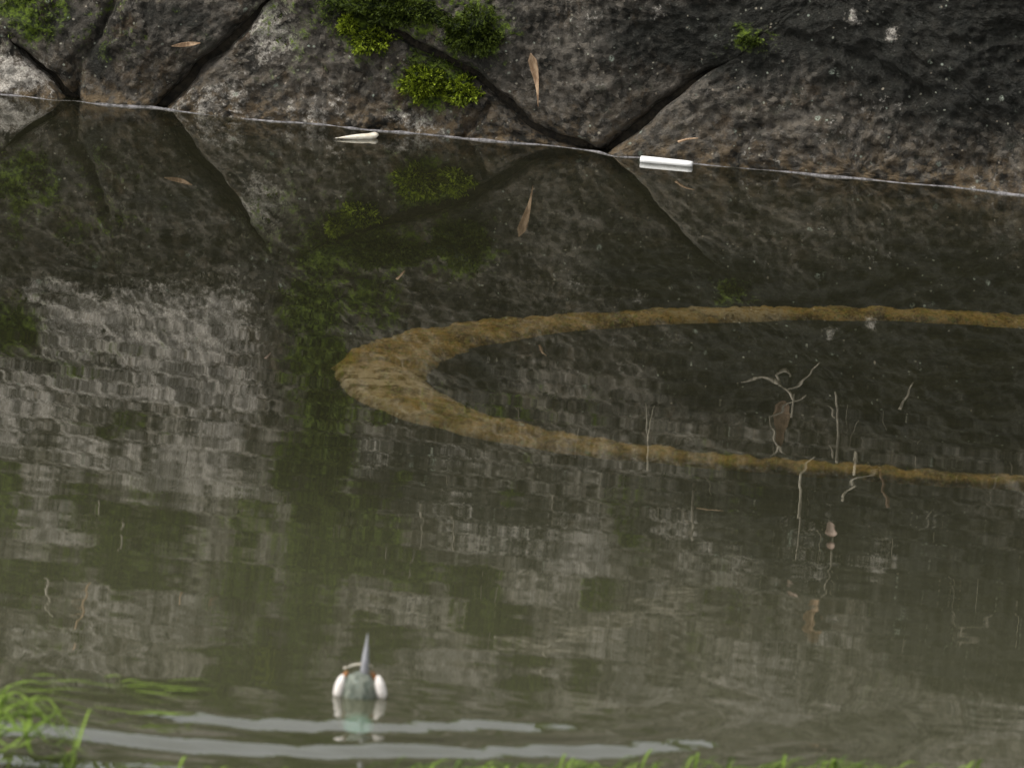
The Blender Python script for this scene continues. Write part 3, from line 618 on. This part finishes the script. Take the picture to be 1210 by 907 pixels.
# ---------------------------------------------------------------- kingfisher surfacing, back to the viewer
def m_bird():
    s = NT('kingfisher_plumage'); v = s.coord(); sep = s.n('ShaderNodeSeparateXYZ'); s.l(v, sep.inputs[0])
    x, y, z = sep.outputs; n1 = s.noise(s.map(v, (1, 1, .5)), 220, 4, .6); spots = s.voro(v, 420).outputs['Distance']
    c = s.mix(s.step(n1, .35, .65), (.075, .088, .068), (.19, .205, .165))
    c = s.mix(s.math('MULTIPLY', s.step(spots, .30, .15), s.step(z, -.01, .006)), c, (.20, .27, .24))
    blue = s.math('MULTIPLY', s.step(s.math('ABSOLUTE', x), .017, .009), s.step(y, -.030, -.046))
    c = s.mix(blue, c, s.mix(n1, (.22, .70, .85), (.55, .95, 1.)))
    c = s.mix(s.step(y, .006, .014), c, (.36, .14, .035))
    s.bsdf(c, .6, s.bump(n1, .0012), .3); return s.m
PLUM = m_bird()
BILL = m_simple('grey_horn_bill', (.17, .17, .18), (.36, .36, .38), 200, .35, .0002, (1, 1, .3), .5)
WHITE = m_simple('white_feathers', (.66, .60, .55), (.86, .82, .78), 300, .7, .0008)
RUST = m_simple('rust_feathers', (.22, .09, .03), (.40, .19, .07), 300, .7, .0006)
EYE = m_simple('dark_eye', (.006, .005, .004), (.012, .01, .01), 50, .08, 0, (1, 1, 1), .6)
WING = m_simple('blue_green_wing', (.02, .07, .075), (.05, .17, .17), 260, .55, .0008, (1, 1, .3))
bird = empty('kingfisher', BIRD); tag(bird, 'small kingfisher surfacing with its long grey bill pointing up and white neck patches', 'bird')
ang = math.atan2(CAM.y-BIRD.y, CAM.x-BIRD.x)+math.pi/2              # back towards the viewer
def bmesh_part(name, V, Fc, mat, parent=bird):
    me = bpy.data.meshes.new(name); me.from_pydata([tuple(q) for q in V], [], Fc); me.update(); me.polygons.foreach_set('use_smooth', [True]*len(me.polygons)); me.materials.append(mat)
    o = bpy.data.objects.new(name, me); C.objects.link(o); o.parent = parent; return o
bird.rotation_euler = (0, R(-2), ang)
# spine from tail tip to crown: (y, z, half width x, half depth)
sp = [(-.150, -.050, .007, .003), (-.130, -.047, .010, .004), (-.108, -.043, .014, .008), (-.082, -.041, .020, .016), (-.054, -.038, .0245, .022), (-.028, -.031, .0245, .023), (-.010, -.019, .0205, .020), (-.001, -.007, .0180, .018), (.000, .003, .0178, .018), (.001, .011, .0160, .0165), (.002, .017, .0120, .0125), (.003, .0205, .0065, .007), (.003, .0222, .0015, .0015)]
S3 = spline([(a, b, c) for a, b, c, d in sp], 4); D3 = spline([(d, 0, 0) for a, b, c, d in sp], 4); V = []; Fc = []; m = 28
for q, (p, dd_) in enumerate(zip(S3, D3)):
    a, b = S3[max(q-1, 0)], S3[min(q+1, len(S3)-1)]; ty, tz = b[0]-a[0], b[1]-a[1]; L = math.hypot(ty, tz); ny, nz = -tz/L, ty/L
    for k in range(m):
        an = 2*math.pi*k/m; rx = max(p[2], .0008); rd = max(dd_[0], .0008); f = 1+.025*noise.noise(Vector((k*1.7, q*.6, 2)))
        V.append((math.cos(an)*rx*f, p[0]+ny*math.sin(an)*rd*f, p[1]+nz*math.sin(an)*rd*f))
for q in range(len(S3)-1):
    for k in range(m): Fc.append((q*m+k, q*m+(k+1) % m, (q+1)*m+(k+1) % m, (q+1)*m+k))
Fc.append(tuple(range(m))); Fc.append(tuple((len(S3)-1)*m+k for k in range(m))[::-1])
body = bmesh_part('body', V, Fc, PLUM)
bm = bmesh.new(); bm.from_mesh(body.data); bmesh.ops.recalc_face_normals(bm, faces=bm.faces); bm.to_mesh(body.data); bm.free()
def lathe(prof, ax=(0, 0, 1), o=(0, 0, 0), sx=1., sy=1., m=16):
    """prof: (t along axis, radius)"""
    ax = Vector(ax).normalized(); s_ = ax.cross(Vector((0, 1, .01))).normalized(); u = s_.cross(ax); V = []; Fc = []
    for t, r in prof:
        for k in range(m): an = 2*math.pi*k/m; V.append(Vector(o)+ax*t+s_*math.cos(an)*r*sx+u*math.sin(an)*r*sy)
    for q in range(len(prof)-1):
        for k in range(m): Fc.append((q*m+k, q*m+(k+1) % m, (q+1)*m+(k+1) % m, (q+1)*m+k))
    Fc.append(tuple(range(m))[::-1]); Fc.append(tuple((len(prof)-1)*m+k for k in range(m))); return V, Fc
V, Fc = lathe([(-.004, .0040), (.004, .0048), (.012, .0044), (.022, .0032), (.031, .0018), (.038, .0008), (.041, .0002)], (.055, .02, 1), (.0045, .002, .019), .85, 1.15)
bl = bmesh_part('bill', V, Fc, BILL)
V, Fc = lathe([(0, .0009), (.02, .0007), (.035, .0003)], (.055, .02, 1), (.0045+.0003, -.0018, .021), 1, .7, 8)
bmesh_part('bill_ridge', V, Fc, BILL, bl)
for s_ in (-1, 1):
    V, Fc = lathe([(-.0115, .0040), (-.008, .0062), (-.003, .0066), (.003, .0060), (.008, .0040), (.0110, .0014)], (-.22*s_, .0, 1), (.0190*s_+.001, -.005, .0100), .78, 1.0)
    bmesh_part('neck_patch', V, Fc, WHITE)
    V, Fc = lathe([(-.004, .0008), (0, .0032), (.006, .0030), (.010, .0008)], (-.55*s_, .5, 1), (.0158*s_, .005, .0135), .8, 1)
    bmesh_part('ear_covert', V, Fc, RUST)
    V, Fc = lathe([(-.0028, .0006), (-.0018, .0022), (0, .0030), (.0018, .0022), (.0028, .0006)], (s_, 0, 0), (.0118*s_, .010, .013))
    bmesh_part('eye', V, Fc, EYE)
    V, Fc = lathe([(-.032, .0012), (-.026, .008), (-.010, .015), (.014, .015), (.030, .011), (.040, .003)], (0, 1, .16), (.0235*s_, -.062, -.042), .32, 1)
    bmesh_part('wing', V, Fc, WING)
# the sliver it holds across the base of its bill
T = Matrix.Translation(BIRD) @ Matrix.Rotation(ang, 4, 'Z')
P = spline([T @ Vector(q) for q in ((-.0125, .006, .0250), (-.006, .007, .0278), (.003, .0075, .0288), (.009, .007, .0280), (.0125, .006, .0262))], 6); k = len(P)
V, Fc = tube_data(P, [.0002+.0006*math.sin(math.pi*min(1, .12+q/(k-1)*.9)) for q in range(k)], 8)
t = empty('small_fish', P[k//2]); tag(t, 'thin pale minnow held crosswise in the base of the grey bill', 'fish')
mesh('fish_body', V, Fc, CREAM, t)
e = P[0]; V = [e, e+T.to_3x3() @ Vector((-.0035, 0, .0006)), e+T.to_3x3() @ Vector((-.0032, .0004, -.0034)), e+T.to_3x3() @ Vector((-.0016, .0012, -.0012))]
mesh('fish_tail', V, [(0, 1, 2), (0, 3, 1), (0, 2, 3), (1, 3, 2)], CREAM, t)

# ---------------------------------------------------------------- grass in the near water and on the banks
def blade(P, w0, seg=None):
    P = spline(P, 5); k = len(P); V = []; Fc = []
    for q, p in enumerate(P):
        t = (P[min(q+1, k-1)]-P[max(q-1, 0)]).normalized(); s_ = t.cross(Vector((0, 0, 1)))
        if s_.length < .05: s_ = Vector((1, 0, 0))
        s_.normalize(); f = q/(k-1); wd = w0*.5*(math.sin(math.pi*(.12+.88*f)) if f < 1 else .02); u = s_.cross(t).normalized()
        V += [p-s_*wd+u*wd*.35, p, p+s_*wd+u*wd*.35]
    for q in range(k-1):
        for j in (0, 1): Fc.append((q*3+j, q*3+j+1, q*3+j+4, q*3+j+3))
    return V, Fc
def tuft(name, label, blades, cat='grass', mat=GRASS, group=None):
    b0 = on_water(*blades[0][0][0][:2]); t = empty(name, b0); tag(t, label, cat, group)
    for pts, wd in blades:
        P = [on_water(x, y)+Vector((0, 0, h)) if not isinstance(h, str) else on_water(x, y, .004) for x, y, h in [(q[0], q[1], 0) for q in pts]]
        P = [on_water(q[0], q[1], q[2]) for q in pts]
        V, Fc = blade(P, wd*.0008); u = random.uniform(.45, 1)
        mesh('blade', V, Fc, mat, t, attrs=dict(rnd=[u]*len(V)))
    return t
tuft('sedge_tuft', 'arching bright green sedge tuft leaning over the near water', [
    ([(-60, 930, .0), (-40, 870, .04), (-10, 830, .06), (14, 820, .05)], 14), ([(-60, 920, .0), (-30, 850, .05), (10, 832, .05), (40, 838, .04), (76, 851, .012)], 6),
    ([(-70, 930, .0), (-40, 880, .03), (0, 855, .03), (42, 863, .012)], 7), ([(-70, 940, 0), (-40, 900, .02), (0, 889, .02), (36, 894, .008)], 9),
    ([(-50, 930, 0), (-10, 860, .05), (40, 836, .05), (80, 842, .03), (108, 846, .02)], 5), ([(-60, 930, 0), (-20, 830, .07), (30, 812, .07), (62, 818, .05), (100, 826, .03)], 4),
    ([(-40, 930, 0), (0, 846, .05), (50, 826, .06), (92, 834, .04), (126, 850, .015)], 5), ([(-50, 930, 0), (10, 852, .04), (60, 846, .04), (100, 850, .02), (132, 858, .01)], 4), ([(-40, 930, 0), (0, 870, .03), (40, 866, .03), (84, 876, .01)], 5), ([(-40, 930, 0), (0, 826, .07), (20, 808, .07), (48, 806, .06), (84, 812, .05)], 4),
    *[([(-50, 930, 0), (-20+random.uniform(-20, 20), 860+random.uniform(-30, 20), .05), (random.uniform(0, 30), 818+random.uniform(0, 70), .05), (random.uniform(35, 75), 826+random.uniform(0, 70), .035), (random.uniform(60, 120), 836+random.uniform(0, 68), .012)], random.uniform(3, 6)) for _ in range(16)],
    ([(-60, 940, 0), (-20, 905, .02), (10, 898, .03), (52, 905, .01)], 6), ([(-50, 925, 0), (0, 845, .04), (14, 850, .02), (20, 858, .008)], 5), ([(-60, 930, 0), (-30, 880, .03), (6, 868, .03), (34, 880, .01)], 5)])
tuft('upright_sedge', 'thin yellow-green sedge stems standing just past the leaning tuft', [([(82, 915, 0), (88, 880, .022), (96, 848, .045)], 2.4), ([(84, 912, 0), (74, 886, .02), (64, 878, .026)], 6), ([(83, 915, 0), (76, 900, .01), (68, 896, .016)], 8), ([(84, 914, 0), (92, 880, .03), (104, 842, .05), (112, 836, .05)], 3)])
drift = []
for k in range(20):
    x0, y0, L, sl_ = random.uniform(0, 215), 807+random.gauss(0, 5), random.uniform(22, 60), random.gauss(.03, .07)
    drift.append(([(x0, y0, .003), (x0+L*.5, y0+L*sl_*.5-random.uniform(0, 2), .004), (x0+L, y0+L*sl_, .003)], random.uniform(2, 5)))
tuft('drifting_grass', 'thin line of floating green grass blades stretching out from the sedge', drift, 'grass')
tuft('floating_grass', 'short clump of green blades afloat with one pale glinting end', [([(150, 842, .004), (185, 843, .004), (228, 846, .003)], 6), ([(168, 838, .004), (200, 842, .006), (240, 843, .003)], 4), ([(110, 834, .006), (135, 838, .004), (160, 842, .003)], 3)], 'grass')
# grass at the very edge of the near bank
def grass_band(name, label, cnt, posf, hgt, wd, mat=GRASS, lean=(0, 0, 0)):
    V = []; Fc = []; rn = []
    for _ in range(cnt):
        p = Vector(posf()); h = hgt*random.uniform(.5, 1.3); a = random.uniform(0, 6.28); L = Vector((math.cos(a), math.sin(a), 0))*h*random.uniform(.2, .6)+Vector(lean)*random.uniform(.4, 1.2)
        v, f = blade([p, p+Vector((0, 0, h*.55))+L*.25, p+Vector((0, 0, h*.9))+L*.65, p+Vector((0, 0, h*.85))+L*1.1], wd); b = len(V); V += v; Fc += [tuple(q+b for q in g) for g in f]; rn += [random.random()]*len(v)
    o = mesh(name, V, Fc, mat, attrs=dict(rnd=rn)); tag(o, label, 'grass', kind='stuff'); return o
def edge_pos():
    px = random.choice((random.gauss(560, 40), random.gauss(690, 30), random.gauss(880, 60), random.gauss(1010, 40), random.uniform(480, 1130), random.uniform(-100, 1350))); return on_water(px, random.uniform(916, 1010), -.005)
grass_band('water_edge_grass', 'fresh green grass tips at the near edge of the pond', 1500, edge_pos, .021, .0034, lean=(.022, .0, -.004))
grass_band('near_bank_grass', 'green grass covering the near bank', 2500, lambda: (random.uniform(-2, 4), random.uniform(-6, -4.2), .0), .10, .006)
grass_band('wall_top_grass', 'lush green grass along the top of the wall', 5000, lambda: (random.uniform(-3, 3), random.uniform(.06, .7), .92), .13, .007, lean=(0, -.06, 0))
